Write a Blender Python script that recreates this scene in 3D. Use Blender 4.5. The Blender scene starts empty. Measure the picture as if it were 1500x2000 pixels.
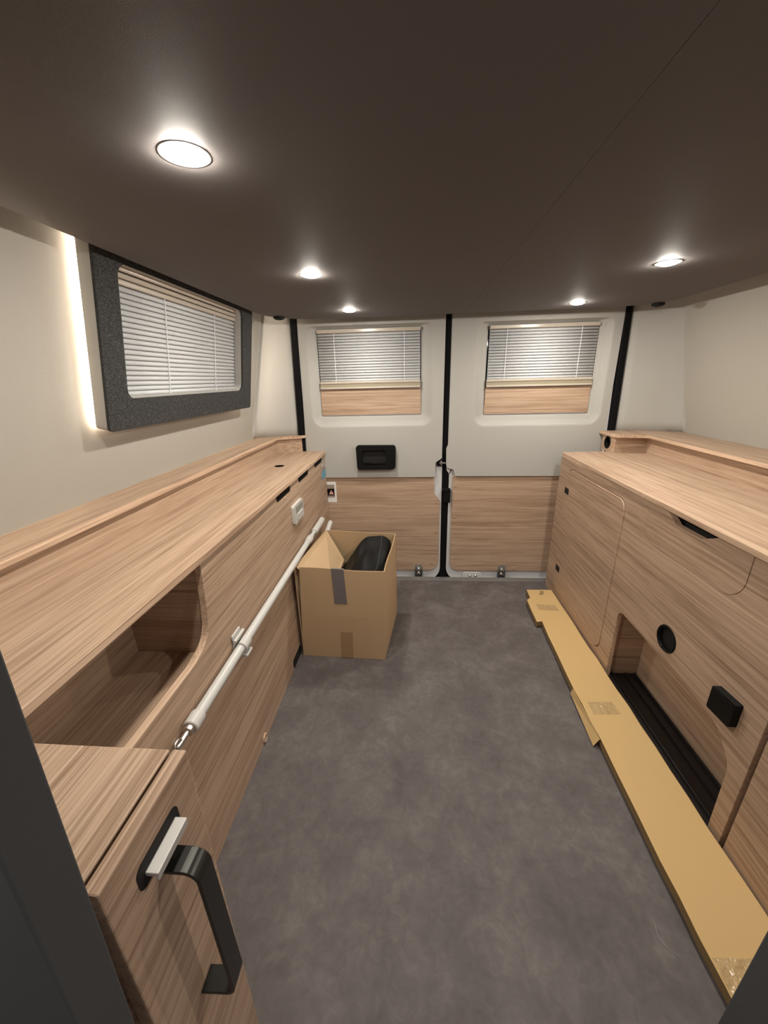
import bpy, bmesh, math, random
from mathutils import Vector, Matrix
random.seed(4)
S = bpy.context.scene
COL = S.collection

# ------------------------------------------------------------------ camera
cam = bpy.data.cameras.new('camera')
cam.sensor_fit = 'VERTICAL'; cam.sensor_height = 36.0; cam.lens = 741.68 / 2000 * 36.0
cam.clip_start = 0.01
cam_o = bpy.data.objects.new('camera', cam); COL.objects.link(cam_o)
r = Vector((0.997372, 0.068256, -0.024313)); u = Vector((0.000285, 0.331856, 0.94333)); f = Vector((-0.072456, 0.940858, -0.330964))
cam_o.matrix_world = Matrix(((r.x, u.x, -f.x, 0), (r.y, u.y, -f.y, 0), (r.z, u.z, -f.z, 1.1), (0, 0, 0, 1)))
S.camera = cam_o
# ------------------------------------------------------------------ world, exposure
w = bpy.data.worlds.new('world'); S.world = w; w.use_nodes = True
w.node_tree.nodes['Background'].inputs[0].default_value = (1.0, 0.88, 0.84, 1)
w.node_tree.nodes['Background'].inputs[1].default_value = 0.44
S.view_settings.view_transform = 'Standard'; S.view_settings.look = 'None'
S.view_settings.exposure = 0.0; S.view_settings.gamma = 1.0; S.view_settings.use_curve_mapping = False
LAMP = 900.0          # radiance of each downlight lens
LED = 130.0             # radiance of the strips behind the window surround

# ------------------------------------------------------------------ materials
def srgb(r_, g_, b_):
    c = lambda x: (x / 255 / 12.92) if x / 255 <= .04045 else ((x / 255 + .055) / 1.055) ** 2.4
    return (c(r_), c(g_), c(b_), 1)
def new_mat(name):
    m = bpy.data.materials.new(name); m.use_nodes = True
    return m, m.node_tree, m.node_tree.nodes['Principled BSDF']
def plain(name, col, rough=.5, metal=0, emit=None, bump=0, bscale=300, spec=.5):
    m, t, b = new_mat(name)
    b.inputs['Base Color'].default_value = col; b.inputs['Roughness'].default_value = rough
    b.inputs['Metallic'].default_value = metal; b.inputs['Specular IOR Level'].default_value = spec
    if emit:
        b.inputs['Emission Color'].default_value = emit[0]; b.inputs['Emission Strength'].default_value = emit[1]
    if bump:
        g = t.nodes.new('ShaderNodeNewGeometry'); n = t.nodes.new('ShaderNodeTexNoise'); n.inputs['Scale'].default_value = bscale
        n.inputs['Detail'].default_value = 3
        bp = t.nodes.new('ShaderNodeBump'); bp.inputs['Strength'].default_value = bump; bp.inputs['Distance'].default_value = .001
        t.links.new(g.outputs['Position'], n.inputs['Vector']); t.links.new(n.outputs[0], bp.inputs['Height']); t.links.new(bp.outputs[0], b.inputs['Normal'])
    return m
def ramp(t, src, stops):
    cr = t.nodes.new('ShaderNodeValToRGB')
    e = cr.color_ramp.elements
    while len(e) < len(stops): e.new(.5)
    for k, (p, c) in enumerate(stops): e[k].position = p; e[k].color = c
    t.links.new(src, cr.inputs[0]); return cr
def oak(name, axis, tone=1.0):
    m, t, b = new_mat(name)
    g = t.nodes.new('ShaderNodeNewGeometry')
    def noise(across, along, detail, dist):
        mp = t.nodes.new('ShaderNodeMapping')
        sc = [across] * 3; sc['XYZ'.index(axis)] = along
        mp.inputs['Scale'].default_value = sc
        n = t.nodes.new('ShaderNodeTexNoise'); n.inputs['Scale'].default_value = 1; n.inputs['Detail'].default_value = detail
        n.inputs['Distortion'].default_value = dist; n.inputs['Roughness'].default_value = .6
        t.links.new(g.outputs['Position'], mp.inputs[0]); t.links.new(mp.outputs[0], n.inputs['Vector']); return n
    n1 = noise(95, 1.7, 5, .3); n2 = noise(430, 6, 2, 0); n3 = noise(14, .8, 2, .3)
    mix = t.nodes.new('ShaderNodeMath'); mix.operation = 'MULTIPLY_ADD'; mix.inputs[1].default_value = .42
    t.links.new(n2.outputs[0], mix.inputs[0])
    m2 = t.nodes.new('ShaderNodeMath'); m2.operation = 'MULTIPLY_ADD'; m2.inputs[1].default_value = .45
    t.links.new(n1.outputs[0], m2.inputs[0]); t.links.new(mix.outputs[0], m2.inputs[2])
    m3 = t.nodes.new('ShaderNodeMath'); m3.operation = 'MULTIPLY_ADD'; m3.inputs[1].default_value = .18
    t.links.new(n3.outputs[0], m3.inputs[0]); t.links.new(m3.outputs[0], mix.inputs[2])
    m3.inputs[2].default_value = 0.0
    k = tone
    cr = ramp(t, m2.outputs[0], [(.40, (.262*k, .166*k, .108*k, 1)), (.475, (.385*k, .262*k, .180*k, 1)), (.555, (.480*k, .340*k, .242*k, 1)), (.66, (.57*k, .418*k, .305*k, 1))])
    t.links.new(cr.outputs[0], b.inputs['Base Color'])
    bp = t.nodes.new('ShaderNodeBump'); bp.inputs['Strength'].default_value = .12; bp.inputs['Distance'].default_value = .0006
    t.links.new(n2.outputs[0], bp.inputs['Height']); t.links.new(bp.outputs[0], b.inputs['Normal'])
    b.inputs['Roughness'].default_value = .5; b.inputs['Specular IOR Level'].default_value = .35
    return m
OAK_Y = oak('oak_grain_y', 'Y'); OAK_X = oak('oak_grain_x', 'X')
EDGE = oak('oak_edge_band', 'Y', 1.22)
EDGE_X = oak('oak_edge_band_x', 'X', 1.22)

def floor_mat():
    m, t, b = new_mat('vinyl_floor')
    g = t.nodes.new('ShaderNodeNewGeometry')
    def nz(s, d, dist=0, rg=.6):
        n = t.nodes.new('ShaderNodeTexNoise'); n.inputs['Scale'].default_value = s; n.inputs['Detail'].default_value = d
        n.inputs['Distortion'].default_value = dist; n.inputs['Roughness'].default_value = rg
        t.links.new(g.outputs['Position'], n.inputs['Vector']); return n
    a = nz(7, 7, .4, .62); c = nz(38, 5, .8, .6)
    mx = t.nodes.new('ShaderNodeMath'); mx.operation = 'MULTIPLY_ADD'; mx.inputs[1].default_value = .35
    t.links.new(c.outputs[0], mx.inputs[0])
    m2 = t.nodes.new('ShaderNodeMath'); m2.operation = 'MULTIPLY'; m2.inputs[1].default_value = .65
    t.links.new(a.outputs[0], m2.inputs[0]); t.links.new(m2.outputs[0], mx.inputs[2])
    cr = ramp(t, mx.outputs[0], [(.33, (.082, .070, .069, 1)), (.47, (.108, .094, .093, 1)), (.56, (.130, .115, .114, 1)), (.68, (.172, .155, .152, 1))])
    t.links.new(cr.outputs[0], b.inputs['Base Color'])
    f2 = nz(900, 2); bp = t.nodes.new('ShaderNodeBump'); bp.inputs['Strength'].default_value = .25; bp.inputs['Distance'].default_value = .0008
    t.links.new(f2.outputs[0], bp.inputs['Height']); t.links.new(bp.outputs[0], b.inputs['Normal'])
    b.inputs['Roughness'].default_value = .6; b.inputs['Specular IOR Level'].default_value = .3
    return m
FLOOR = floor_mat()
def melange():
    m, t, b = new_mat('charcoal_melange_fabric')
    g = t.nodes.new('ShaderNodeNewGeometry'); mp = t.nodes.new('ShaderNodeMapping'); mp.inputs['Scale'].default_value = (300, 130, 900)
    n = t.nodes.new('ShaderNodeTexNoise'); n.inputs['Scale'].default_value = 1; n.inputs['Detail'].default_value = 4
    t.links.new(g.outputs['Position'], mp.inputs[0]); t.links.new(mp.outputs[0], n.inputs['Vector'])
    cr = ramp(t, n.outputs[0], [(.35, (.030, .030, .031, 1)), (.52, (.052, .052, .052, 1)), (.70, (.11, .11, .108, 1))])
    t.links.new(cr.outputs[0], b.inputs['Base Color']); b.inputs['Roughness'].default_value = .95; b.inputs['Specular IOR Level'].default_value = .1
    bp = t.nodes.new('ShaderNodeBump'); bp.inputs['Strength'].default_value = .4; bp.inputs['Distance'].default_value = .001
    t.links.new(n.outputs[0], bp.inputs['Height']); t.links.new(bp.outputs[0], b.inputs['Normal'])
    return m
MELANGE = melange()
CEIL = plain('bed_underside_board', (.122, .109, .106, 1), .72, bump=.1, bscale=900, spec=.28)
WALL = plain('beige_wall_fabric', (.43, .41, .37, 1), .95, bump=.35, bscale=700, spec=.1)
PILLAR = plain('pillar_trim', (.46, .45, .425, 1), .8, bump=.2, bscale=900, spec=.2)
DOORTRIM = plain('door_trim_plastic', (.44, .43, .405, 1), .75, bump=.3, bscale=800, spec=.25)
WHITE = plain('white_paint', (.62, .63, .64, 1), .35)
WHITEPL = plain('white_plastic', (.55, .54, .52, 1), .4)
ALU = plain('white_coated_tube', (.55, .55, .535, 1), .32)
CREAM = plain('cream_cassette', (.52, .46, .39, 1), .25)
KHAKI = plain('khaki_rail', (.32, .28, .20, 1), .4)
SLAT = plain('blind_slat_white', (.62, .635, .655, 1), .45)
CORD = plain('blind_cord', (.88, .88, .92, 1), .6)
BLACK = plain('black_plastic', (.005, .005, .005, 1), .6, spec=.16)
RUBBER = plain('black_rubber', (.005, .005, .006, 1), .7, spec=.12)
BLACKFAB = plain('black_bag_fabric', (.005, .005, .005, 1), .6, bump=.3, bscale=500, spec=.2)
HANDLE = plain('handle_black_steel', (.03, .03, .027, 1), .33, metal=.6)
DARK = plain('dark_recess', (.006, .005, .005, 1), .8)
TRAY = plain('black_tray', (.013, .010, .010, 1), .35)
CHROME = plain('chrome', (.58, .57, .55, 1), .3, metal=1)
SILVER = plain('silver_plate', (.55, .54, .52, 1), .4, metal=.3)
GREYP = plain('partition_grey', (.066, .070, .075, 1), .6, bump=.25, bscale=900, spec=.3)
CARD = plain('brown_cardboard', (.50, .350, .210, 1), .85, bump=.15, bscale=400, spec=.15)
CARDEDGE = plain('cardboard_edge', (.40, .27, .15, 1), .9)
CARDY = plain('yellow_cardboard', (.56, .385, .180, 1), .8, bump=.12, bscale=500, spec=.2)
CARDYE = plain('yellow_cardboard_edge', (.23, .15, .065, 1), .9)
TAPEG = plain('grey_tape', (.16, .145, .14, 1), .35)
TAPEB = plain('brown_tape', (.37, .235, .125, 1), .4)
TAPEC = plain('clear_tape', (.47, .33, .165, 1), .10, bump=1.0, bscale=70, spec=.9)
for nd in TAPEC.node_tree.nodes:
    if nd.type == 'BUMP': nd.inputs['Distance'].default_value = .006
GLASSD = plain('night_glass', (.006, .007, .02, 1), .05)
PAPER = plain('sticker_white', (.8, .8, .8, 1), .5)
PHOTO = plain('sticker_picture', (.33, .27, .23, 1), .5)
BLUE = plain('sticker_blue', (.13, .36, .48, 1), .5)
WARN = plain('sticker_warning', (.75, .70, .62, 1), .5)
RED = plain('sticker_red', (.55, .12, .08, 1), .5)
LCD = plain('display_grey', (.28, .29, .26, 1), .3)
SILL = plain('sill_metal', (.28, .29, .29, 1), .35, metal=.6)
LENS = plain('lamp_lens', (1, 1, 1, 1), .3, emit=((1.0, .93, .82, 1), LAMP))
LEDM = plain('led_strip_light', (1, 1, 1, 1), .3, emit=((1.0, .84, .66, 1), LED))
SEAM = plain('bag_seam', (.035, .035, .035, 1), .6)
THREAD = plain('white_thread', (.35, .35, .36, 1), .7)

# ------------------------------------------------------------------ builders
WL = {}
def empty(name, loc, label=None, cat=None, group=None, kind=None):
    o = bpy.data.objects.new(name, None); COL.objects.link(o); o.location = loc; o.empty_display_size = .05
    WL[o] = Vector(loc); tag(o, label, cat, group, kind); return o
def tag(o, label=None, cat=None, group=None, kind=None):
    if label: o['label'] = label
    if cat: o['category'] = cat
    if group: o['group'] = group
    if kind: o['kind'] = kind
    return o
def obj(name, bm, mats, parent=None, bevel=0, smooth=False, seg=2, angle=40, label=None):
    """link a bmesh (world coordinates) as one object, under its parent"""
    bmesh.ops.recalc_face_normals(bm, faces=bm.faces[:])
    if parent is not None: base = WL[parent]
    else:
        xs = [v.co for v in bm.verts]
        lo = Vector([min(c[i] for c in xs) for i in range(3)]); hi = Vector([max(c[i] for c in xs) for i in range(3)])
        base = Vector(((lo.x + hi.x) / 2, (lo.y + hi.y) / 2, lo.z))
    bmesh.ops.translate(bm, verts=bm.verts[:], vec=-base)
    me = bpy.data.meshes.new(name); bm.to_mesh(me); bm.free()
    for m in (mats if isinstance(mats, (list, tuple)) else [mats]): me.materials.append(m)
    o = bpy.data.objects.new(name, me); COL.objects.link(o)
    if parent is not None: o.parent = parent; WL[o] = base
    else: o.location = base; WL[o] = base
    if smooth:
        for p in me.polygons: p.use_smooth = True
    if bevel:
        md = o.modifiers.new('bevel', 'BEVEL'); md.width = bevel; md.segments = seg; md.limit_method = 'ANGLE'; md.angle_limit = math.radians(angle)
        md.harden_normals = False
    if label: o['label'] = label
    return o
def B(): return bmesh.new()
def hexa(bm, p, mi=0):
    """8 corners: bottom 4 ccw then top 4"""
    v = [bm.verts.new(q) for q in p]
    for q in ((3, 2, 1, 0), (4, 5, 6, 7), (0, 1, 5, 4), (1, 2, 6, 5), (2, 3, 7, 6), (3, 0, 4, 7)):
        bm.faces.new([v[i] for i in q]).material_index = mi
def box(bm, x0, x1, y0, y1, z0, z1, mi=0):
    hexa(bm, [(x0, y0, z0), (x1, y0, z0), (x1, y1, z0), (x0, y1, z0), (x0, y0, z1), (x1, y0, z1), (x1, y1, z1), (x0, y1, z1)], mi); return bm
def bx(*a): return box(B(), *a)
def frame(d):
    d = Vector(d).normalized(); a = Vector((0, 0, 1)) if abs(d.z) < .9 else Vector((1, 0, 0))
    s = d.cross(a).normalized(); return s, s.cross(d).normalized()
def lathe(bm, p0, d, prof, n=24, mi=0, cap=True):
    """profile of (distance along d, radius)"""
    d = Vector(d).normalized(); s, t = frame(d); p0 = Vector(p0); rings = []
    for h, rr in prof:
        if rr <= 0: rings.append([bm.verts.new(p0 + d * h)])
        else: rings.append([bm.verts.new(p0 + d * h + (s * math.cos(2 * math.pi * k / n) + t * math.sin(2 * math.pi * k / n)) * rr) for k in range(n)])
    for a, b in zip(rings, rings[1:]):
        for k in range(n):
            k2 = (k + 1) % n
            if len(a) == 1 and len(b) == 1: continue
            if len(a) == 1: fc = bm.faces.new((a[0], b[k], b[k2]))
            elif len(b) == 1: fc = bm.faces.new((a[k], b[0], a[k2]))
            else: fc = bm.faces.new((a[k], b[k], b[k2], a[k2]))
            fc.material_index = mi
    if cap:
        for rg in (rings[0], rings[-1]):
            if len(rg) > 2: bm.faces.new(rg).material_index = mi
    return bm
def rod(bm, p0, p1, rr, n=16, mi=0):
    d = Vector(p1) - Vector(p0); return lathe(bm, p0, d, [(0, rr), (d.length, rr)], n, mi)
def tube(bm, pts, rr, n=8):
    pts = [Vector(p) for p in pts]; rings = []
    for i, p in enumerate(pts):
        d = (pts[min(i + 1, len(pts) - 1)] - pts[max(i - 1, 0)]); s, t = frame(d)
        rings.append([bm.verts.new(p + (s * math.cos(2 * math.pi * k / n) + t * math.sin(2 * math.pi * k / n)) * rr) for k in range(n)])
    for a, b in zip(rings, rings[1:]):
        for k in range(n): bm.faces.new((a[k], b[k], b[(k + 1) % n], a[(k + 1) % n]))
    bm.faces.new(rings[0]); bm.faces.new(rings[-1]); return bm
def rpoly(pts, rad, seg=8):
    """round the corners of a polygon; rad one number or one per corner"""
    n = len(pts); out = []
    if not isinstance(rad, (list, tuple)): rad = [rad] * n
    for i in range(n):
        p = Vector(pts[i]); a = Vector(pts[i - 1]) - p; b = Vector(pts[(i + 1) % n]) - p; rr = rad[i]
        if rr <= 0: out.append(tuple(p)); continue
        la, lb = a.length, b.length; a.normalize(); b.normalize()
        ang = a.angle(b); t = min(rr / math.tan(ang / 2), la * .49, lb * .49); rr = t * math.tan(ang / 2)
        c = p + (a + b).normalized() * (rr / math.sin(ang / 2)); s = p + a * t - c; e = p + b * t - c
        tot = s.angle(e); cr = s.x * e.y - s.y * e.x; sg = 1 if cr > 0 else -1
        for k in range(seg + 1):
            th = sg * tot * k / seg
            out.append((c.x + s.x * math.cos(th) - s.y * math.sin(th), c.y + s.x * math.sin(th) + s.y * math.cos(th)))
    return out
def rrect(a0, a1, b0, b1, rr, seg=8):
    return rpoly([(a0, b0), (a1, b0), (a1, b1), (a0, b1)], rr, seg)
def circ(ca, cb, rr, n=28): return [(ca + rr * math.cos(2 * math.pi * k / n), cb + rr * math.sin(2 * math.pi * k / n)) for k in range(n)]
def plate(bm, outer, holes, fn, n0, n1, mf=0, ms=1):
    """flat board with holes: fn(a, b, n) -> xyz; front at n1, back at n0"""
    start = len(bm.faces)
    edges = []; loops = []
    for lp in [outer] + list(holes):
        v = [bm.verts.new(fn(a, b, n1)) for a, b in lp]; loops.append(v)
        for i in range(len(v)): edges.append(bm.edges.new((v[i], v[(i + 1) % len(v)])))
    rs = bmesh.ops.triangle_fill(bm, use_beauty=True, use_dissolve=False, edges=edges)
    front = [g for g in rs['geom'] if isinstance(g, bmesh.types.BMFace)]
    mp = {}
    for lp, v in zip([outer] + list(holes), loops):
        for (a, b), q in zip(lp, v): mp[q] = bm.verts.new(fn(a, b, n0))
    for fc in front:
        fc.material_index = mf
        g = bm.faces.new([mp[q] for q in reversed(fc.verts)]); g.material_index = mf
    for v in loops:
        for i in range(len(v)):
            a, b = v[i], v[(i + 1) % len(v)]
            bm.faces.new((a, b, mp[b], mp[a])).material_index = ms
    return bm
def fX(x, s=1):      # a = y, b = z, boards facing +X (s=1) or -X (s=-1)
    return lambda a, b, n: (x + s * n, a, b)
def fY(y):           # a = x, b = z, boards facing the camera (-Y)
    return lambda a, b, n: (a, y - n, b)
def fZ(z):           # a = x, b = y, boards facing up
    return lambda a, b, n: (a, b, z + n)
UP = Vector((.2055, 0, .9786)); NI = Vector((.9786, 0, -.2055))
def fWL(a, b, n):    # left wall: a = y, b = distance up the wall from the ledge
    return tuple(Vector((-.815, a, .82)) + UP * b + NI * n)
def fWR(a, b, n):
    p = Vector((-.815, a, .82)) + UP * b + NI * n
    return (1.29 + (-.815 - p.x), p.y, p.z)
def struct(name, bm, mats, parent=None, **k):
    o = obj(name, bm, mats, parent, **k); o['kind'] = 'structure'; return o

# ================================================================== SETTING
struct('floor', bx(-1.0, 1.45, -.9, 1.945, -.03, 0), FLOOR)
struct('trim_1', bx(-.9, 1.35, 1.945, 1.985, -.06, .001), SILL, bevel=.003)       # rear sill
# walls
win_hole = rrect(.915, 1.672, .236, .594, .03)
struct('wall_left', plate(B(), [(-.6, -.12), (1.92, -.12), (1.92, .78), (-.6, .78)], [win_hole], fWL, -.04, 0, 0, 0), WALL)
struct('wall_right', plate(B(), [(-.6, -.12), (1.92, -.12), (1.92, .78), (-.6, .78)], [], fWR, -.04, 0, 0, 0), WALL)
def pillar(name, fw, xs):
    bm = B(); rows = []
    for b in [i * .07 - .02 for i in range(13)]:
        p0 = Vector(fw(1.905, b, -.004)); p1 = Vector(fw(1.925, b, -.016)); p2 = Vector(fw(1.95, b, -.012)); z = p0.z
        foot = max(0, 1 - abs(b - .04) / .09); sg = 1 if xs < 0 else -1
        p1.x += sg * .022 * foot; p2.x += sg * .034 * foot
        q = Vector((xs, 2.046, z)); row = [p0, p1, p2]
        for t in (.25, .5, .75, 1):
            m = p2.lerp(q, t); m.y -= .0 + .012 * math.sin(math.pi * t) * -1; row.append(m)
        rows.append([bm.verts.new(c) for c in row])
    for a, b in zip(rows, rows[1:]):
        for k in range(len(a) - 1): bm.faces.new((a[k], a[k + 1], b[k + 1], b[k]))
    o = struct(name, bm, PILLAR, smooth=True)
    md = o.modifiers.new('solid', 'SOLIDIFY'); md.thickness = .012; md.offset = 0
    return o
pillar('wall_back_left', fWL, -.592)
pillar('wall_back_right', fWR, 1.008)
# black rubber seals beside and between the doors
def seal(name, xa, xb, z0, z1, wd, y=2.036):
    bm = B(); hexa(bm, [(xa[0], y, z0), (xa[1], y, z0), (xa[1], y + .03, z0), (xa[0], y + .03, z0), (xb[0], y, z1), (xb[1], y, z1), (xb[1], y + .03, z1), (xb[0], y + .03, z1)])
    return struct(name, bm, RUBBER, bevel=.006, seg=3)
seal('trim_2', (-.632, -.604), (-.590, -.556), -.05, 1.5, .03, 2.024)
seal('trim_3', (1.024, 1.052), (.980, 1.012), -.05, 1.5, .03, 2.024)
struct('trim_4', bx(.06, .34, 2.085, 2.10, -.07, 1.5), RUBBER)                    # dark gap behind the doors
bm = B(); box(bm, .168, .191, 2.042, 2.09, .70, 1.5); box(bm, .168, .204, 2.055, 2.09, -.07, .70)
struct('trim_5', bm, RUBBER, bevel=.004)
# unseen plate added above the bed to keep world light out
struct('light_block', bx(-1.0, 1.45, .10, 2.2, 1.53, 1.56), GREYP)
bm = B(); hexa(bm, [(-1.0, .118, 0), (-.284, .118, 0), (-.284, .152, 0), (-1.0, .152, 0), (-1.0, .118, 1.53), (-.179, .118, 1.53), (-.179, .152, 1.53), (-1.0, .152, 1.53)])
struct('wall_front_left', bm, GREYP, bevel=.0015)
struct('wall_front_right', bx(.362, 1.45, .215, .25, 0, 1.53), GREYP, bevel=.0015)
# underside of the raised bed, two panels with a seam
ce = empty('ceiling', (.2, 1.0, 1.36), kind='structure')
zc = 1.36
def bed_panel(pts, rad, dz): return plate(B(), rpoly(pts, rad), [], fZ(zc + .02 + dz), 0, -.02, 0, 0)
struct('bed_panel', bed_panel([(-.62, .14), (.2290, .14), (.2290, 1.865), (-.62, 1.865)], [0, 0, 0, .20], 0), CEIL, ce, bevel=.0008)
struct('bed_panel', bed_panel([(.2298, .14), (1.022, .14), (1.022, 1.84), (.2298, 1.865)], [0, 0, .17, 0], .0006), CEIL, ce, bevel=.0008)
struct('bed_slab', bx(-.60, 1.0, .15, 1.66, zc + .022, zc + .09), GREYP, ce)

# ------------------------------------------------------------------ rear doors
DY = 2.05
def rear_door(name, panel, shell, wood, win, rec, screws):
    """panel / shell / wood outlines (x, z); win = opening, rec = outer edge of the moulded recess"""
    d = empty(name, ((panel[0][0] + panel[1][0]) / 2, DY, 0), kind='structure')
    obj('door_shell', plate(B(), shell, [rrect(win[0] - .025, win[1] + .025, win[2] - .025, win[3] + .012, .02)], fY(DY + .03), 0, .028, 0, 0), WHITE, d, bevel=.004, seg=3, label='white painted door edge')
    bm = plate(B(), panel, [rec], fY(DY), 0, .02, 0, 0)
    # moulded recess: from the outer rim down to the opening
    c = Vector(((win[0] + win[1]) / 2, (win[2] + win[3]) / 2)); n = len(rec); inner = rrect(*win, .012, 8)
    depth = [(.0, .020), (.10, .0188), (.28, .010), (.5, .002), (.85, -.005), (1.0, -.010)]
    loops = []
    for t, nn in depth:
        loops.append([bm.verts.new((a[0] + (b[0] - a[0]) * t, DY - nn, a[1] + (b[1] - a[1]) * t)) for a, b in zip(rec, inner)])
    loops.append([bm.verts.new((b[0], DY + .02, b[1])) for b in inner])
    for a, b in zip(loops, loops[1:]):
        for k in range(n): bm.faces.new((a[k], a[(k + 1) % n], b[(k + 1) % n], b[k]))
    bmesh.ops.remove_doubles(bm, verts=bm.verts[:], dist=.0004)
    o = obj('upper_trim', bm, DOORTRIM, d, bevel=.005, seg=3, angle=60)
    obj('lower_panel', plate(B(), wood, [], fY(DY), 0, .008, 0, 1), [OAK_X, EDGE_X], d, bevel=.001, label='oak panel screwed to the lower half of the door')
    # oak filler board under the blind
    obj('window_board', bx(win[0] + .002, win[1] - .002, DY + .002, DY + .014, win[2] + .003, win[2] + .132), OAK_X, d, bevel=.001, label='oak board below the blind')
    obj('window_pane', bx(win[0] + .001, win[1] - .001, DY + .016, DY + .020, win[2] + .05, win[3] - .001), GLASSD, d, label='dark night window glass')
    for sx, sz in screws:
        obj('screw_cap', lathe(B(), (sx, DY - .008, sz), (0, -1, 0), [(0, .006), (.002, .0055), (.004, .003), (.0042, 0)], 12), OAK_X, d, smooth=True)
    return d
# left leaf
pL = rpoly([(-.572, .588), (.128, .588), (.128, .668), (.161, .690), (.164, 1.45), (-.56, 1.45)], [.0, .012, .02, .015, .01, 0])
sL = rpoly([(-.60, -.06), (.169, -.06), (.166, .70), (.167, 1.45), (-.58, 1.45)], [0, .085, 0, 0, 0])
wL = rpoly([(-.570, .012), (.157, .012), (.157, .450), (.124, .492), (.124, .585), (-.570, .585)], [.0, .06, .03, .03, 0, 0])
d1 = rear_door('door_1', pL, sL, wL, (-.475, .049, .920, 1.338), rrect(-.525, .112, .860, 1.352, [.06, .06, .03, .03], 8),
               [(.139, .437), (.140, .262), (.120, .06), (-.30, .06)])
# right leaf
pR = rpoly([(.235, .592), (.982, .588), (.985, 1.45), (.195, 1.45), (.193, .762), (.184, .742), (.187, .640), (.226, .628)], [.01, 0, 0, .01, 0, .008, .02, .01])
sR = rpoly([(.205, -.06), (.982, -.06), (.985, 1.45), (.192, 1.45), (.190, .62), (.205, .60)], [.085, 0, 0, 0, 0, .01])
wR = rpoly([(.224, .012), (.978, .012), (.980, .588), (.224, .588)], [.05, 0, 0, 0])
d2 = rear_door('door_2', pR, sR, wR, (.371, .891, .912, 1.332), rrect(.315, .948, .852, 1.346, [.06, .06, .03, .03], 8),
               [(.242, .532), (.241, .352), (.237, .190), (.250, .035), (.60, .03), (.95, .06)])
# pull handle of the left leaf
h = obj('pull_handle', plate(B(), rpoly([(-.293, .636), (-.087, .638), (-.084, .766), (-.297, .768)], .016), [rrect(-.262, -.135, .664, .742, .01)], fY(DY - .02), 0, .026, 0, 0), BLACK, d1, bevel=.006, seg=3, label='black recessed pull handle')
obj('handle_cup', bx(-.262, -.135, DY - .027, DY - .0205, .664, .742), DARK, h)
obj('handle_grip', rod(B(), (-.264, DY - .043, .672), (-.134, DY - .043, .672), .005), BLACK, h, smooth=True)
# latch hardware
lt = obj('latch_striker', bx(.136, .170, DY - .012, DY + .004, .646, .688), BLACK, d1, bevel=.003, label='black latch between the two doors')
bm = B(); box(bm, .150, .184, DY - .018, DY - .010, .660, .668); box(bm, .156, .164, DY - .022, DY - .01, .652, .676); obj('latch_hook', bm, CHROME, lt, bevel=.002)
bm = B(); box(bm, .178, .214, DY - .024, DY + .01, .440, .520); box(bm, .168, .214, DY - .028, DY - .01, .505, .522)
obj('latch_bolt', bm, BLACK, d2, bevel=.004)
bm = plate(B(), rpoly([(.120, .50), (.135, .665), (.127, .665), (.112, .50)], .002), [], fY(DY + .006), 0, .004, 0, 0); bm.free()
# door stays at the sill: one pair of bolts each
def stay(parent, x, lab):
    p = obj('lock_plate', plate(B(), rrect(x - .022, x + .022, -.045, .052, .012), [], fY(DY - .006), 0, .008, 0, 0), CHROME, parent, bevel=.002, label=lab)
    for z in (.006, .036): obj('bolt', lathe(B(), (x, DY - .014, z - .012), (0, -1, 0), [(0, .0105), (.006, .0105), (.009, .006), (.009, 0)], 16), CHROME, p, smooth=False)
    obj('plate_foot', bx(x - .05, x + .06, DY - .055, DY - .004, -.058, -.046), BLACK, p, bevel=.004)
stay(d1, .042, 'chrome lock plate at the sill'); stay(d2, .528, 'chrome lock plate at the sill')
br = obj('sill_bracket', plate(B(), rrect(.30, .415, -.045, .004, .018), [], fY(DY - .004), 0, .012, 0, 0), WHITE, d2, bevel=.004)
for x in (.345, .378): obj('bolt', lathe(B(), (x, DY - .016, -.016), (0, -1, 0), [(0, .009), (.006, .009), (.009, .005), (.009, 0)], 14), CHROME, br)

# ------------------------------------------------------------------ side window with upholstered surround
w1 = empty('window_1', (-.77, 1.3, .95), kind='structure')
outer = rpoly([(.888, .186), (1.742, .186), (1.692, .64), (.866, .64)], .012)
hole = rpoly([(.956, .262), (1.650, .262), (1.606, .562), (.938, .562)], .028)
obj('window_surround', plate(B(), outer, [hole], fWL, .040, .047, 0, 0), MELANGE, w1, bevel=.002, seg=3, label='charcoal fabric window surround')
bm = plate(B(), rpoly([(.889, .187), (1.741, .187), (1.691, .639), (.867, .639)], .012), [hole], fWL, .011, .0395, 0, 0)
obj('surround_core', bm, PILLAR, w1)
rim = rpoly([(.942, .248), (1.664, .248), (1.620, .576), (.924, .576)], .034)
obj('reveal', plate(B(), rim, [hole], fWL, -.035, .0112, 0, 0), PILLAR, w1)
def wl_box(bm, a0, a1, b0, b1, n0, n1, mi=0):
    hexa(bm, [fWL(a0, b0, n0), fWL(a1, b0, n0), fWL(a1, b0, n1), fWL(a0, b0, n1), fWL(a0, b1, n0), fWL(a1, b1, n0), fWL(a1, b1, n1), fWL(a0, b1, n1)], mi); return bm
for ya, yb, sk in ((.903, .909, -.02), (1.715, 1.721, -.045)):
    bm = B(); hexa(bm, [fWL(ya, .20, .002), fWL(yb, .20, .002), fWL(yb, .20, .008), fWL(ya, .20, .008), fWL(ya + sk, .63, .002), fWL(yb + sk, .63, .002), fWL(yb + sk, .63, .008), fWL(ya + sk, .63, .008)])
    obj('led_strip', bm, LEDM, w1, label='glowing strip behind the surround')
obj('window_pane', wl_box(B(), .925, 1.655, .24, .59, -.035, -.031), GLASSD, w1, label='dark night window glass')
bl = empty('venetian_blind', (-.77, 1.29, 1.06), 'closed white slatted blind in the side window with charcoal fabric surround', 'blind', 'closed slatted blinds')
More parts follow.
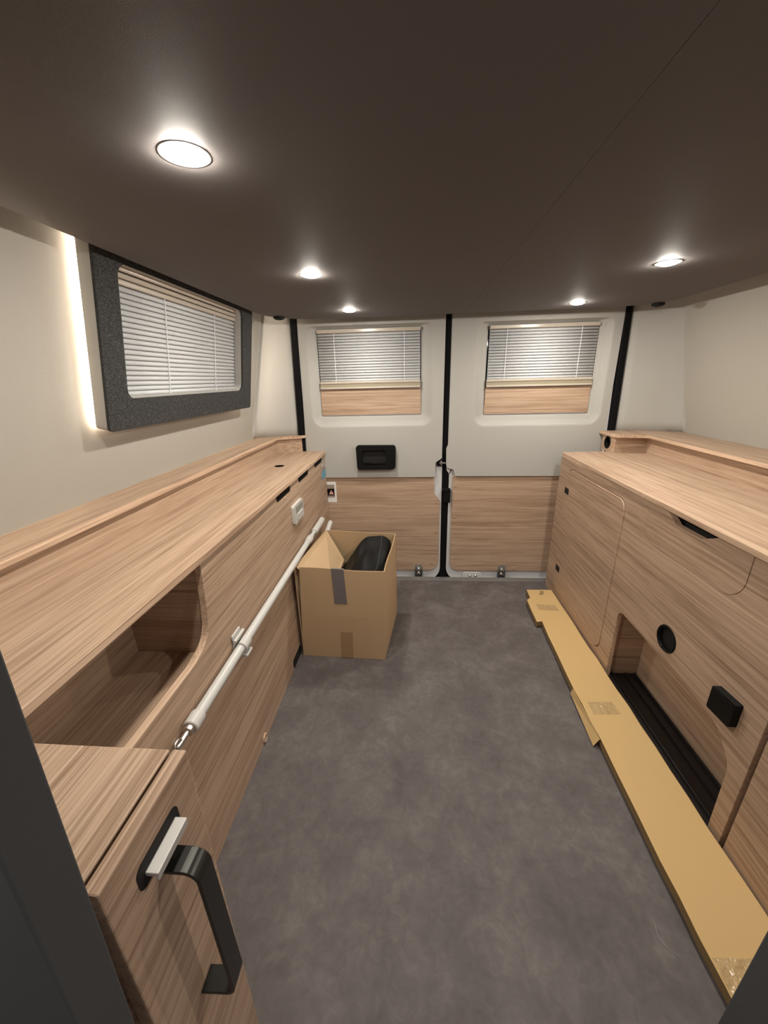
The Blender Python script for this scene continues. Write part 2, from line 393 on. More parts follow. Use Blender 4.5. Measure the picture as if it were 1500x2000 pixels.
obj('head_rail', wl_box(B(), .940, 1.645, .550, .585, -.010, .020), CREAM, bl, bevel=.005, seg=3, label='cream cassette above the slats')
obj('head_rail', wl_box(B(), .940, 1.645, .5345, .5475, -.010, .020), CREAM, bl, bevel=.007, seg=3, label='cream cassette above the slats')
obj('head_rail', wl_box(B(), .940, 1.645, .5205, .533, -.010, .020), CREAM, bl, bevel=.004, seg=3)
def slat_mesh(name, fn, a0, a1, hgt, dep):
    """one curved slat around b = 0: fn(a, b, n)"""
    bm = B(); rows = []
    for k in range(7):
        t = k / 6 - .5; rows.append((t * hgt, dep * (1 - 4 * t * t) + (t) * dep * -1.2))
    top = [[bm.verts.new(fn(a, b, n)) for b, n in rows] for a in (a0, a1)]
    bot = [[bm.verts.new(fn(a, b, n - .0008)) for b, n in rows] for a in (a0, a1)]
    for q, fl in ((top, 0), (bot, 1)):
        for k in range(6): bm.faces.new((q[0][k], q[1][k], q[1][k + 1], q[0][k + 1]))
    for e in (0, 1):
        for k in range(6): bm.faces.new((top[e][k], top[e][k + 1], bot[e][k + 1], bot[e][k]))
    for k in (0, 6): bm.faces.new((top[0][k], top[1][k], bot[1][k], bot[0][k]))
    return bm
NS = 20
pitch = (.520 - .262) / NS
first = None
for i in range(NS):
    b = .262 + pitch * (i + .5)
    if first is None:
        first = obj('slat', slat_mesh('slat', lambda a, bb, n: fWL(a, b + bb, n + .010), .948, 1.640, pitch * 1.0, .0042), SLAT, bl, smooth=True)
    else:
        s = first.copy(); COL.objects.link(s); s.parent = bl; s.location = UP * (pitch * i)
for y0, y1 in ((1.185, 1.160), (1.475, 1.445)):
    obj('ladder_cord', tube(B(), [fWL(y0, .262, .0165), fWL(y1, .522, .0165)], .0014, 6), CORD, bl)

def rear_blind(win, label):
    x0, x1 = win[0] + .004, win[1] - .004; zb = win[2] + .134; zt = win[3] - .002
    e = empty('venetian_blind', ((x0 + x1) / 2, DY, zb), label, 'blind', 'closed slatted blinds')
    obj('head_rail', bx(x0, x1, DY - .012, DY + .012, zt - .018, zt), CREAM, e, bevel=.004, seg=3, label='cream head rail')
    bm = B(); box(bm, x0, x1, DY - .010, DY + .010, zb + .026, zb + .038)
    obj('bottom_rail', bm, CREAM, e, bevel=.003, seg=3)
    obj('lower_rail', bx(x0, x1, DY - .012, DY + .012, zb, zb + .010), CREAM, e, bevel=.003, seg=3)
    obj('rail_insert', bx(x0, x1, DY - .006, DY + .010, zb + .010, zb + .026), KHAKI, e, label='khaki band between the two bottom rails')
    n = 17; z0 = zb + .038; z1 = zt - .018; pt = (z1 - z0) / n; first = None
    for i in range(n):
        if first is None:
            first = obj('slat', slat_mesh('slat', lambda a, bb, nn: (a, DY + .003 - nn, z0 + pt * .5 + bb), x0 + .002, x1 - .002, pt * .96, .0050), SLAT, e, smooth=True)
        else:
            s = first.copy(); COL.objects.link(s); s.parent = e; s.location = (0, 0, pt * i)
    for q in (.165, .845):
        x = x0 + (x1 - x0) * q
        obj('ladder_cord', tube(B(), [(x, DY - .006, z0), (x, DY - .006, z1)], .0014, 6), CORD, e)
rear_blind((-.475, .049, .920, 1.338), 'closed white slatted blind in the left rear door')
rear_blind((.371, .891, .912, 1.332), 'closed white slatted blind in the right rear door')

# ------------------------------------------------------------------ downlights
def downlight(x, y, label):
    e = empty('downlight', (x, y, zc), label, 'ceiling light', 'recessed lights under the bed')
    obj('trim_ring', lathe(B(), (x, y, zc), (0, 0, -1), [(-.006, .0300), (.0001, .0300), (.0004, .0294), (.0003, .0222), (-.006, .0222)], 32, cap=False), WHITEPL, e, smooth=True)
    obj('lens', lathe(B(), (x, y, zc), (0, 0, -1), [(-.004, .0218), (.0006, .0218), (.0026, .0200), (.0046, .014), (.0054, .007), (.0056, 0)], 32, cap=False), LENS, e, smooth=True, label='glowing lens')
downlight(-.272, .556, 'nearest and largest of the glowing round downlights on the left')
downlight(-.261, 1.124, 'middle round downlight in the left row under the bed')
downlight(-.247, 1.680, 'small far round downlight above the left rear door window')
downlight(.650, 1.166, 'round downlight on the right, nearer than the one above the right door')
downlight(.646, 1.715, 'small far round downlight above the right rear door window')
downlight(.655, .556, 'round downlight on the right, beyond the edge of the picture')
for x, y, lab in ((-.563, 1.765, 'black rubber bump stop under the left rear corner of the bed'), (.990, 1.79, 'black rubber bump stop under the right rear corner of the bed')):
    tag(obj('bump_stop', lathe(B(), (x, y, zc - .0005), (0, 0, -1), [(0, .024), (.008, .022), (.012, .012), (.012, 0)], 20), BLACK, smooth=False), lab, 'bump stop', 'bump stops under the bed')

# ================================================================== LEFT SIDE
XL = -.473; ZT = .737
cl = empty('storage_cabinet', (-.6, 1.1, 0), 'long low oak cabinet along the left wall with an open niche', 'cabinet')
niche = rpoly([(.10, .520), (.640, .520), (.712, .535), (.729, .66), (.733, .7215), (.10, .7215)], [0, .10, .07, .1, 0, 0])
ventd = [(1.238, 1.404), (1.512, 1.676), (1.790, 1.957)]
vholes = [rpoly([(a + .012, .694), (b - .012, .694), (b, .7195), (a, .7195)], [.01, .01, 0, 0], 4) for a, b in ventd]
slot = rrect(1.214, 1.305, .008, .034, .012, 5)
bm = plate(B(), [(.16, 0), (2.03, 0), (2.03, .721), (.733, .721), (.733, .7215)][:4] + [(.16, .721)], [], fX(XL - .016), 0, .016); bm.free()
# niche cut into the outline from the top edge, so the board is one piece
nl = rpoly([(.16, .520), (.645, .520), (.714, .540), (.727, .62), (.734, .721)], [0, .10, .07, .2, 0], 8)
outl = [(.16, 0), (2.03, 0), (2.03, .721)] + list(reversed(nl))
obj('front_panel', plate(B(), outl, vholes + [], fX(XL - .016), 0, .016), [OAK_Y, EDGE], cl, bevel=.001)
obj('niche_floor', bx(-.68, XL - .016, .16, .735, .462, .474), OAK_Y, cl)
obj('niche_back', bx(-.692, -.68, .16, .747, .462, .721), OAK_Y, cl)
obj('niche_end', bx(-.68, XL - .016, .735, .747, .474, .721), OAK_X, cl)
obj('end_panel', bx(-.80, XL - .016, 2.014, 2.03, 0, .721), OAK_X, cl)
for (a, b), hl in zip(ventd, vholes):
    v = obj('air_vent', bx(XL - .020, XL - .0165, a - .004, b + .004, .690, .721), BLACK, cl, label='black slotted air vent under the worktop edge')
    for k in range(3):
        obj('vent_slat', bx(XL - .014, XL + .001, a + .007 - k * .003, b - .007 + k * .003, .6985 + k * .0065, .6985 + .003 + k * .0065), BLACK, v)
obj('floor_slot', plate(B(), rrect(1.205, 1.312, .004, .044, .014), [], fX(XL), 0, .0012, 0, 0), DARK, cl, label='dark slot near the floor')
obj('screw_cap', lathe(B(), (XL, 1.33, .688), (1, 0, 0), [(0, .006), (.002, .005), (.0025, 0)], 12), EDGE, cl)
obj('door_knob', lathe(B(), (XL, .885, .017), (1, 0, 0), [(0, .015), (.003, .015), (.005, .013), (.005, .011), (.003, .010), (.003, 0)], 20), EDGE, cl, smooth=False, label='small oak button near the floor')
# worktop
hole_w = circ(-.600, 1.662, .021)
wt_left = tag(obj('worktop', plate(B(), [(-.80, .16), (XL + .006, .16), (XL + .006, 2.034), (-.80, 2.034)], [hole_w], fZ(.721), 0, .016), [OAK_Y, EDGE], bevel=.0018),
    'oak worktop along the left wall with a small round hole', 'worktop')
obj('cable_hole', lathe(B(), (-.600, 1.662, .7215), (0, 0, 1), [(0, .0212), (.0145, .0212), (.0157, .0222), (.0157, .0195), (.004, .0195), (.004, 0)], 28, cap=False), RUBBER, wt_left, label='small dark round hole')  # dark plug, its colour stands in for the shade inside the hole
# raised ledge
lg = empty('wall_ledge', (-.76, 1.1, ZT), 'raised oak ledge at the back of the left worktop below the window', 'ledge')
obj('riser', bx(-.728, -.714, .16, 1.975, ZT, .811), OAK_Y, lg)
bm = B(); hexa(bm, [(-.716, 1.966, ZT), (-.588, 2.018, ZT), (-.594, 2.030, ZT), (-.724, 1.978, ZT), (-.716, 1.966, .811), (-.588, 2.018, .811), (-.594, 2.030, .811), (-.724, 1.978, .811)])
obj('riser_end', bm, OAK_X, lg)
top = rpoly([(-.815, .16), (-.700, .16), (-.700, 1.955), (-.580, 2.005), (-.566, 2.034), (-.815, 2.034)], [0, 0, .02, .02, 0, 0], 5)
obj('ledge_top', plate(B(), top, [], fZ(.811), 0, .013), [OAK_Y, EDGE], lg, bevel=.003, seg=3)
obj('ledge_nosing', bx(-.7035, -.6985, .16, 1.952, .8075, .8195), EDGE, lg, bevel=.002)
# control panel on the cabinet front
cp = empty('control_panel', (XL, 1.45, .56), 'small white control panel with display on the left cabinet front', 'control panel')
obj('housing', plate(B(), rrect(1.385, 1.512, .556, .634, .010), [], fX(XL), .0003, .012, 0, 0), WHITEPL, cp, bevel=.003, seg=3)
obj('display', plate(B(), rrect(1.405, 1.500, .598, .624, .003), [], fX(XL + .0121), 0, .001, 0, 0), LCD, cp, label='grey display window')
obj('rocker_switch', plate(B(), rrect(1.418, 1.492, .566, .592, .003), [], fX(XL + .0121), 0, .004, 0, 0), WHITEPL, cp, bevel=.001)
# sticker on the far end of the cabinet front
st = empty('sticker', (XL, 1.98, .60), 'picture sticker with a blue lower part at the far end of the left cabinet', 'sticker')
obj('backing', bx(XL + .0002, XL + .0008, 1.925, 2.022, .600, .702), PHOTO, st)
obj('blue_band', bx(XL + .0009, XL + .0012, 1.925, 2.022, .600, .642), BLUE, st, label='pale blue lower band')
bm = B()
for a, b, rr in ((1.95, .676, .010), (1.985, .685, .009), (2.004, .664, .008)): lathe(bm, (XL + .0009, a, b), (1, 0, 0), [(0, rr), (.0003, rr)], 14)
obj('printed_faces', bm, WARN, st)
# warning sticker on the left door
wsx = empty('sticker', (-.45, DY - .009, .44), 'white framed warning sticker with a triangle on the left door', 'sticker')
obj('backing', plate(B(), rrect(-.500, -.424, .441, .562, .004), [], fY(DY - .0085), 0, .0008, 0, 0), PAPER, wsx)
obj('picture', bx(-.494, -.434, DY - .0098, DY - .0094, .470, .545), PHOTO, wsx)
obj('black_field', bx(-.488, -.436, DY - .0103, DY - .0099, .482, .522), RUBBER, wsx)
def tri(cx, cz, s, y): return [(cx - s, cz - s * .75), (cx + s, cz - s * .75), (cx, cz + s * .95)]
obj('warning_triangle', plate(B(), tri(-.453, .500, .016, 0), [], fY(DY - .0104), 0, .0004, 0, 0), RED, wsx, label='red warning triangle')
obj('triangle_field', plate(B(), tri(-.453, .4995, .011, 0), [], fY(DY - .0109), 0, .0003, 0, 0), WARN, wsx)
obj('exclamation_mark', bx(-.4545, -.4515, DY - .0116, DY - .0112, .4935, .5055), RUBBER, wsx)

# ---- long white pole in its wall clip
PX, PZ = -.4545, .432
po = empty('support_pole', (PX, 1.17, PZ), 'long white telescopic pole with a chrome hook clipped along the left cabinet', 'pole')
obj('outer_tube', rod(B(), (PX, .585, PZ), (PX, 1.52, PZ), .0122, 24), ALU, po, smooth=False)
obj('end_cap', lathe(B(), (PX, .560, PZ), (0, 1, 0), [(0, .0145), (.002, .0165), (.030, .0165), (.034, .0155), (.034, .012)], 24), WHITEPL, po)
hk = obj('chrome_tip', lathe(B(), (PX, .513, PZ), (0, 1, 0), [(0, .004), (.003, .0062), (.036, .0062), (.037, .0115), (.048, .0115)], 18), CHROME, po, label='chrome tip with a hook')
obj('hook', tube(B(), [(PX, .528, PZ + .006), (PX, .522, PZ + .013), (PX, .513, PZ + .012), (PX, .508, PZ + .004), (PX, .509, PZ - .010), (PX + .001, .513, PZ - .018)], .0035, 10), CHROME, hk, smooth=True)
obj('collar', lathe(B(), (PX, 1.50, PZ), (0, 1, 0), [(0, .0135), (.004, .0155), (.045, .0155), (.052, .012), (.075, .0105), (.075, .006)], 20), WHITEPL, po)
obj('inner_tube', rod(B(), (PX, 1.56, PZ), (PX, 1.70, PZ), .0088, 20), ALU, po)
obj('end_sleeve', lathe(B(), (PX, 1.62, PZ), (0, 1, 0), [(0, .0125), (.004, .0150), (.16, .0150), (.168, .012), (.170, 0)], 20), WHITEPL, po)
p2 = empty('support_pole', (-.418, 1.6, .40), 'short white pole end showing behind the cardboard box', 'pole')
obj('tube', rod(B(), (-.420, 1.665, .375), (-.420, 1.75, .392), .0075, 16), ALU, p2)
obj('end_sleeve', lathe(B(), (-.420, 1.72, .386), (0, .98, .2), [(0, .010), (.003, .0125), (.095, .0125), (.1, .010), (.1, 0)], 18), WHITEPL, p2)
# wall clip
ck = empty('pole_clip', (XL, .82, .43), 'white clip on the left cabinet front holding the long pole', 'clip')
bm = B(); box(bm, XL, XL + .005, .800, .846, PZ + .012, PZ + .040); box(bm, XL, XL + .005, .800, .846, PZ - .030, PZ - .014); box(bm, XL, XL + .004, .800, .846, PZ - .03, PZ + .03)
obj('back_plate', bm, WHITEPL, ck, bevel=.0015)
bm = B(); n = 12
for k in range(n):
    t0 = math.radians(100 - 190 * k / n); t1 = math.radians(100 - 190 * (k + 1) / n); c0 = (PX, PZ)
    P = lambda t, rr, y: (c0[0] + rr * math.cos(t), y, c0[1] + rr * math.sin(t))
    hexa(bm, [P(t0, .0124, .806), P(t1, .0124, .806), P(t1, .0165, .806), P(t0, .0165, .806), P(t0, .0124, .840), P(t1, .0124, .840), P(t1, .0165, .840), P(t0, .0165, .840)])
bmesh.ops.remove_doubles(bm, verts=bm.verts[:], dist=.00005)
obj('jaw', bm, WHITEPL, ck)
obj('lower_jaw', bx(XL + .004, XL + .034, .806, .840, PZ - .029, PZ - .0225), WHITEPL, ck, bevel=.001)
obj('hinge_pin', rod(B(), (XL + .010, .796, PZ + .026), (XL + .010, .850, PZ + .026), .0045, 12), WHITEPL, ck)

# ---- narrow pull-out cupboard in the foreground
pu = empty('pull_out_cupboard', (-.36, .235, 0), 'narrow oak pull-out cupboard with black bow handle in the left foreground', 'cupboard')
ZP = .704
obj('top_board', bx(-.47, -.2775, .155, .304, ZP - .016, ZP), [OAK_Y], pu, bevel=.002)
obj('carcass', bx(-.468, -.276, .160, .300, .02, ZP - .017), OAK_Y, pu)
dr = obj('pull_out_front', bx(-.272, -.256, .171, .302, .012, ZP + .003), [OAK_Y], pu, bevel=.0018)
XD = -.256
obj('lock_pocket', plate(B(), rrect(.203, .268, .642, .672, .009), [], fX(XD), 0, .0006, 0, 0), DARK, dr, label='black recess of the push lock')
lk = obj('lock_paddle', bx(XD + .0005, XD + .014, .212, .262, .6535, .6585), SILVER, dr, bevel=.0008, label='silver push lock paddle')
obj('paddle_front', plate(B(), rrect(.212, .262, .648, .6535, .002), [], fX(XD + .010), 0, .003, 0, 0), SILVER, lk)
# bow handle: a flat strap swept along a C
path = rpoly([(XD, .634), (XD + .040, .634), (XD + .044, .400), (XD, .396)], [0, .018, .014, 0], 8)
inner = rpoly([(XD, .6295), (XD + .0365, .6295), (XD + .0395, .4045), (XD, .4005)], [0, .0145, .0105, 0], 8)
bm = B(); ya, yb = .226, .250
ra = [[bm.verts.new((x, y, z)) for x, z in pp] for pp in (path, inner) for y in (ya, yb)]
oa, ob_, ia, ib = ra
for k in range(len(path) - 1):
    bm.faces.new((oa[k], oa[k + 1], ob_[k + 1], ob_[k])); bm.faces.new((ia[k], ib[k], ib[k + 1], ia[k + 1]))
    bm.faces.new((oa[k], ia[k], ia[k + 1], oa[k + 1])); bm.faces.new((ob_[k], ob_[k + 1], ib[k + 1], ib[k]))
for k in (0, len(path) - 1): bm.faces.new((oa[k], ob_[k], ib[k], ia[k]))
obj('bow_handle', bm, HANDLE, dr, bevel=.0007, angle=50, label='dark bow handle')

# ================================================================== CARDBOARD BOX and bag
cb = empty('cardboard_box', (-.27, 1.46, 0), 'open brown cardboard box on the floor beside the left cabinet', 'box')
FL0, FR0, RR0, RL0 = Vector((-.458, 1.292, .001)), Vector((-.110, 1.278, .001)), Vector((-.072, 1.622, .001)), Vector((-.425, 1.640, .001))
FL1, FR1, RR1, RL1 = Vector((-.434, 1.288, .420)), Vector((-.103, 1.285, .405)), Vector((-.073, 1.630, .420)), Vector((-.404, 1.640, .432))
LF1 = Vector((-.4585, 1.296, .414))
def wallq(a, b, c, d, nrm, th=.004):
    bm = B(); n_ = Vector(nrm) * th
    rows0 = []; rows1 = []
    for i in range(7):
        t = i / 6
        lo = a.lerp(b, t); hi = d.lerp(c, t)
        wob = .0016 * math.sin(t * 7.1) ; hi = hi + Vector(nrm) * wob + Vector((0, 0, wob))
        mid = (lo + hi) / 2 + Vector(nrm) * (-.0035 * math.sin(math.pi * t))
        rows0.append([bm.verts.new(p) for p in (lo, mid, hi)]); rows1.append([bm.verts.new(p + n_) for p in (lo, mid, hi)])
    for rr in (rows0, rows1):
        for p, q in zip(rr, rr[1:]):
            for k in range(2): bm.faces.new((p[k], q[k], q[k + 1], p[k + 1]))
    for k in range(2):
        for e in (0, 6): bm.faces.new((rows0[e][k], rows0[e][k + 1], rows1[e][k + 1], rows1[e][k]))
    for p0, p1, q0, q1 in zip(rows0, rows0[1:], rows1, rows1[1:]):
        bm.faces.new((p0[0], p1[0], q1[0], q0[0])).material_index = 1; bm.faces.new((p0[2], p1[2], q1[2], q0[2])).material_index = 1
    return bm
cm = [CARD, CARDEDGE]
obj('front_side', wallq(FL0, FR0, FR1, FL1, (0, 1, 0)), cm, cb)
obj('right_side', wallq(FR0 + Vector((0, .004, 0)), RR0, RR1, FR1 + Vector((0, .004, 0)), (-1, 0, 0)), cm, cb)
obj('rear_side', wallq(RL0, RR0, RR1, RL1, (0, -1, 0)), cm, cb)
obj('left_side', wallq(FL0 + Vector((0, .004, 0)), RL0, RL1 + Vector((-.002, 0, 0)), LF1, (1, 0, 0)), cm, cb)
bm = B(); hexa(bm, [FL0, FR0, RR0, RL0] + [p + Vector((0, 0, .004)) for p in (FL0, FR0, RR0, RL0)]); obj('bottom', bm, CARD, cb)
fa, fb, fc, fd = LF1 + Vector((.004, .004, 0)), RL1 + Vector((.003, -.006, 0)), Vector((-.318, 1.59, .300)), Vector((-.318, 1.31, .300))
bm = B(); th = Vector((.003, 0, .003)); hexa(bm, [fa, fb, fc, fd] + [p + th for p in (fa, fb, fc, fd)])
obj('left_flap', bm, CARD, cb, label='flap folded down into the box')
def on_front(a, b, off):      # a along the front side 0..1, b up 0..1
    lo = FL0.lerp(FR0, a); hi = FL1.lerp(FR1, a); p = lo.lerp(hi, b)
    s = 1 - abs(2 * b - 1); p.y += -.0035 * s * math.sin(math.pi * a); p.y -= off; return p
def front_strip(bm, a0, a1, b0, b1, sk=0):
    n = 6; rows = []
    for i in range(n + 1):
        b = b0 + (b1 - b0) * i / n
        rows.append([bm.verts.new(on_front(a + sk * (1 - i / n), b, o)) for a in (a0, a1) for o in (.0012, .0018)])
    for p, q in zip(rows, rows[1:]):
        for i, j in ((1, 3), (3, 2), (2, 0), (0, 1)): bm.faces.new((p[i], p[j], q[j], q[i]))
    for p in (rows[0], rows[-1]): bm.faces.new((p[0], p[1], p[3], p[2]))
bm = B(); front_strip(bm, .375, .525, .635, 1.0, .035)
t0, t1 = on_front(.375, 1.0, .0018), on_front(.525, 1.0, .0018)
hexa(bm, [t0, t1, t1 + Vector((0, .0085, 0)), t0 + Vector((0, .0085, 0))] + [p + Vector((0, 0, .0022)) for p in (t0, t1, t1 + Vector((0, .0085, 0)), t0 + Vector((0, .0085, 0)))])
obj('grey_tape', bm, TAPEG, cb, label='grey tape over the front rim')
bm = B(); front_strip(bm, .475, .615, .004, .315, 0); obj('brown_tape', bm, TAPEB, cb, label='brown packing tape at the bottom of the front')
# black bag: soft slab leaning in the box
bm = B()
bmesh.ops.create_grid(bm, x_segments=14, y_segments=14, size=.5)
lo = {}
def bag_pt(a, b, side):
    # a: 0 left .. 1 right, b: 0 front/bottom .. 1 rear/top
    x = -.338 + .231 * a + .018 * b; y = 1.315 + .290 * b
    k = min(1, max(0, a / .56)); k = k * k * (3 - 2 * k)
    rear = .295 + .135 * k - .035 * max(0, (a - .80) / .2) ** 2
    front = .285 + .045 * a + .055 * math.sin(a * 3.1)
    t = b ** .75
    z = front * (1 - t) + rear * t + .013 * math.sin(a * 11 + b * 5) * math.sin(math.pi * b) + .009 * math.sin(b * 13 - a * 6) * (1 - b)
    z -= .030 * max(0, 1 - abs(a - .50) / .10) * max(0, 1 - abs(b - .5) / .4)
    if x < -.300: z = min(z, .414 - .835 * (x + .4545) - .010)      # the lower edge tucks under the folded flap
    if side and 0 < a < 1 and 0 < b < 1: z -= (z - .010) * (math.sin(math.pi * a) * math.sin(math.pi * b)) ** .22
    return Vector((x, y, z))
bm.free(); bm = B(); N = 16
tp = [[bm.verts.new(bag_pt(i / N, j / N, 0)) for j in range(N + 1)] for i in range(N + 1)]
bt = [[tp[i][j] if i in (0, N) or j in (0, N) else bm.verts.new(bag_pt(i / N, j / N, 1)) for j in range(N + 1)] for i in range(N + 1)]
for g in (tp, bt):
    for i in range(N):
        for j in range(N): bm.faces.new((g[i][j], g[i + 1][j], g[i + 1][j + 1], g[i][j + 1]))
bag = obj('fabric_bag', bm, BLACKFAB, smooth=True)
tag(bag, 'black fabric bag with a seam stuffed into the open cardboard box', 'bag')
md = bag.modifiers.new('sub', 'SUBSURF'); md.levels = 1; md.render_levels = 1
obj('zip_seam', tube(B(), [bag_pt(.80 + .03 * math.sin(j / 20 * 3), j / 20, 0) + Vector((0, -.001, .0005)) for j in range(1, 20)], .0014, 6), SEAM, bag)

# ================================================================== RIGHT SIDE
XR = .740
cr_ = empty('storage_cabinet', (.95, 1.3, 0), 'oak cabinet along the right wall with a hinged door, flap and low open niche', 'cabinet')
doorR = rpoly([(1.292, .075), (1.298, .683), (1.822, .683), (1.806, .058), (1.318, .056)], 0)
dh = rpoly([(1.296, .056), (1.812, .056), (1.818, .684), (1.300, .684)], .045, 8)
nh = rpoly([(.690, 0), (.695, .225), (.750, .285), (.862, .296), (1.222, .300), (1.222, 0)], [0, .06, .05, .10, .032, 0], 8)
gr = circ(.974, .366, .036)
flap = rpoly([(.795, .600), (1.176, .600), (1.176, .7185), (1.085, .7185), (1.045, .694), (.945, .694), (.895, .7185), (.795, .7185)], [.055, .055, 0, .006, .012, .012, .006, 0], 8)
fh = rpoly([(.7935, .5990), (1.1772, .5990), (1.1772, .720), (.7935, .720)], [.057, .057, 0, 0], 8)
nl = list(nh)
# outline runs round the niche, door and flap openings are holes
nn = rpoly([(.690, 0), (.695, .225), (.750, .285), (.862, .296), (1.222, .300), (1.222, 0)], [0, .06, .05, .10, .032, 0], 8)
outr = nn + [(1.915, 0), (1.915, .7205), (.654, .7205), (.654, 0)]
obj('front_panel', plate(B(), outr, [dh, gr, [(a, b if b < .71 else .7195) for a, b in fh]], fX(XR + .016, -1), 0, .016), [OAK_Y, EDGE], cr_, bevel=.001)
hd = obj('hinged_door', plate(B(), rpoly([(1.2995, .0595), (1.8085, .0595), (1.8145, .6800), (1.3035, .6800)], .042, 8), [], fX(XR + .016, -1), 0, .0185), [OAK_Y, EDGE], cr_, bevel=.001)
for a, b in ((1.795, .575), (1.775, .173)):
    hg = obj('push_latch', plate(B(), rrect(a - .022, a + .022, b - .014, b + .014, .003), [], fX(XR - .0024, -1), 0, .0016, 0, 0), DARK, hd, label='small dark square latch')
obj('drop_flap', plate(B(), flap, [], fX(XR + .016, -1), 0, .0165), [OAK_Y, EDGE], cr_, bevel=.0008, label='oak drop flap with a finger cutout')
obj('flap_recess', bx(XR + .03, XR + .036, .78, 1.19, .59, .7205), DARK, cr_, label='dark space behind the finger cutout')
obj('niche_back', bx(.862, .874, .66, 1.25, 0, .33), OAK_Y, cr_)
obj('niche_end', bx(XR + .017, .862, 1.236, 1.248, 0, .33), OAK_X, cr_)
obj('niche_near_end', bx(XR + .017, .862, .66, .672, 0, .33), OAK_X, cr_)
obj('niche_top', bx(XR + .017, .874, .66, 1.25, .33, .342), OAK_Y, cr_)
tr = obj('tray_floor', bx(XR - .0, .861, .673, 1.235, .001, .006), TRAY, cr_, label='black tray floor of the niche')
for x in (.766, .815, .848): obj('tray_rail', bx(x, x + .006, .680, 1.230, .006, .016), TRAY, tr, bevel=.002)
obj('end_panel', bx(XR + .016, 1.25, 1.899, 1.915, 0, .7205), OAK_X, cr_)
gm = obj('cable_grommet', lathe(B(), (XR, .974, .366), (-1, 0, 0), [(-.03, .034), (.001, .0345), (.004, .038), (.001, .0405), (0, .0405)], 32, cap=False), BLACK, cr_, smooth=True, label='round black cable grommet')
obj('grommet_dark', lathe(B(), (XR + .012, .974, .366), (-1, 0, 0), [(0, .0345), (.002, .0345)], 24), DARK, gm)
for k in range(8):
    t = 2 * math.pi * k / 8 + .2
    obj('grommet_tooth', rod(B(), (XR - .001, .974 + .036 * math.cos(t), .366 + .036 * math.sin(t)), (XR - .001, .974 + .028 * math.cos(t), .366 + .028 * math.sin(t)), .0016, 6), BLACK, gm)
kn = empty('push_lock', (XR, .741, .325), 'square black lock cover on the right cabinet front near the niche', 'lock')
obj('cover', plate(B(), rpoly([(.708, .327), (.775, .322), (.775, .386), (.708, .391)], .004), [], fX(XR, -1), 0, .018, 0, 0), BLACK, kn, bevel=.003, seg=3)
obj('cover_rib', bx(XR - .020, XR - .0182, .711, .772, .381, .385), BLACK, kn)
# nearer cabinet front beyond the joint
c3 = empty('tall_cabinet', (.95, .45, 0), 'plain oak cabinet front at the right edge of the picture, nearest on the right', 'cabinet')
obj('front_panel', bx(XR - .001, XR + .015, .255, .641, .012, .7205), [OAK_Y], c3, bevel=.0015)
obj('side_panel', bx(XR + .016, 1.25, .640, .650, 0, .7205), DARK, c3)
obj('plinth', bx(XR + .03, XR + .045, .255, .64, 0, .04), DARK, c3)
# worktop in two pieces
tag(obj('worktop', plate(B(), [(XR - .004, 1.2312), (1.285, 1.2312), (1.285, 1.955), (XR + .004, 1.925)], [], fZ(.721), 0, .016), [OAK_Y, EDGE], bevel=.0018),
    'rear part of the oak worktop along the right wall, nearest the door', 'worktop')
tag(obj('worktop', plate(B(), [(XR - .012, .255), (1.285, .255), (1.285, 1.230), (XR - .004, 1.230)], [], fZ(.721), 0, .0162), [OAK_Y, EDGE], bevel=.0018),
    'front part of the oak worktop along the right wall, above the drop flap', 'worktop')
lr = empty('wall_ledge', (1.2, 1.1, ZT), 'raised oak ledge at the back of the right worktop with a round cable hole', 'ledge')
obj('riser', bx(1.108, 1.122, .255, 1.893, ZT, .812), OAK_Y, lr)
obj('riser_end', bx(.972, 1.122, 1.893, 1.907, ZT, .812), OAK_X, lr)
hs = obj('side_cheek', plate(B(), rrect(1.893, 2.000, ZT, .812, .0), [circ(1.943, .7795, .029)], fX(.972, -1), 0, .012), [OAK_X, EDGE], lr)
obj('cable_hole', lathe(B(), (.966, 1.943, .7795), (-1, 0, 0), [(-.02, .027), (-.02, .0285), (.0065, .0285), (.008, .030), (.008, .024), (-.018, .024), (-.018, 0)], 28, cap=False), RUBBER, lr, label='round black cable hole')
top = rpoly([(1.288, .255), (1.085, .255), (1.085, 1.846), (.966, 1.868), (.953, 1.90), (.953, 2.028), (1.288, 2.028)], [0, 0, .02, .015, .01, 0, 0], 5)
obj('ledge_top', plate(B(), top, [], fZ(.812), 0, .013), [OAK_Y, EDGE], lr, bevel=.003, seg=3)

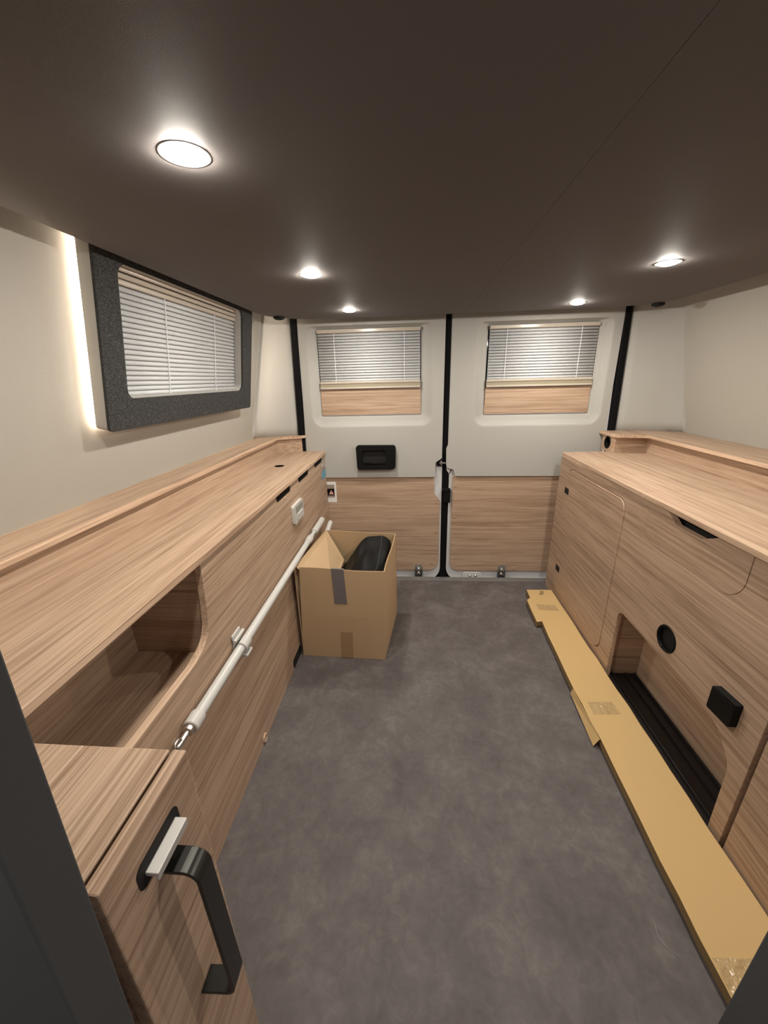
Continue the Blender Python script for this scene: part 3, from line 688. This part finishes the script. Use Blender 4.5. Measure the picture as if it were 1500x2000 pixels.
# ------------------------------------------------------------------ flattened carton on the floor
bdr = empty('flat_carton', (.65, 1.0, 0), 'long flattened yellow-brown carton lying along the right cabinet', 'carton')
rnd = random.Random(3)
inner = [(.733, 1.80 - k * .075) for k in range(0, 21)]
inner = [(x + rnd.uniform(-.003, .002), y) for x, y in inner if y > .29] + [(.728, .275)]
left = [(.572, .275), (.574, .407), (.573, .602), (.583, .915), (.580, 1.118), (.590, 1.42), (.597, 1.523), (.572, 1.516), (.574, 1.60), (.579, 1.700), (.600, 1.722), (.604, 1.800)]
lf = []
for (a, b) in zip(left, left[1:]):
    k = 3 if (Vector(b) - Vector(a)).length > .15 else 1
    for i in range(k):
        t = i / k; lf.append((a[0] + (b[0] - a[0]) * t + (rnd.uniform(-.002, .002) if i else 0), a[1] + (b[1] - a[1]) * t))
lf.append(left[-1])
obj('carton_body', plate(B(), inner + lf, [], fZ(.008), 0, .025), [CARDY, CARDYE], bdr, bevel=.001)
obj('under_layer', plate(B(), [(.728, 1.78), (.728, .28), (.580, .28), (.586, .92), (.600, 1.50), (.604, 1.78)], [], fZ(.0005), 0, .0075), [CARDYE, CARDYE], bdr)
bm = B(); hexa(bm, [(.564, .916, .004), (.579, .916, .032), (.577, 1.12, .032), (.572, 1.12, .012), (.566, .918, .002), (.582, .918, .030), (.580, 1.12, .030), (.575, 1.12, .010)])
obj('side_flap', bm, CARDY, bdr, label='torn flap hanging off the long side')
zt = .0332
obj('tape_piece', plate(B(), [(.604, 1.010), (.690, 1.014), (.687, 1.066), (.603, 1.060)], [], fZ(zt), 0, .0006, 0, 0), TAPEC, bdr, label='shiny clear tape across the middle')
obj('tape_piece', plate(B(), [(.612, 1.615), (.703, 1.608), (.700, 1.655), (.612, 1.662)], [], fZ(zt), 0, .0006, 0, 0), TAPEC, bdr, label='clear tape near the far end')
obj('tape_piece', plate(B(), [(.576, .35), (.725, .35), (.722, .452), (.577, .446)], [], fZ(zt), 0, .0006, 0, 0), TAPEC, bdr, label='shiny clear tape at the near end')
bm = B()
for k, (x0, x1) in enumerate(((.655, .675), (.664, .684), (.668, .686))): box(bm, x0, x1, 1.752 + .014 * k, 1.757 + .014 * k, zt, zt + .0003)
obj('printed_mark', bm, RUBBER, bdr)
# a bit of thread on the floor
tag(obj('thread', tube(B(), [(.500 + .030 * t + .010 * math.cos(t * 5), .515 - .06 * t, .001) for t in [i / 14 for i in range(15)]], .0004, 5), THREAD), 'curled white thread on the floor beside the carton', 'thread')
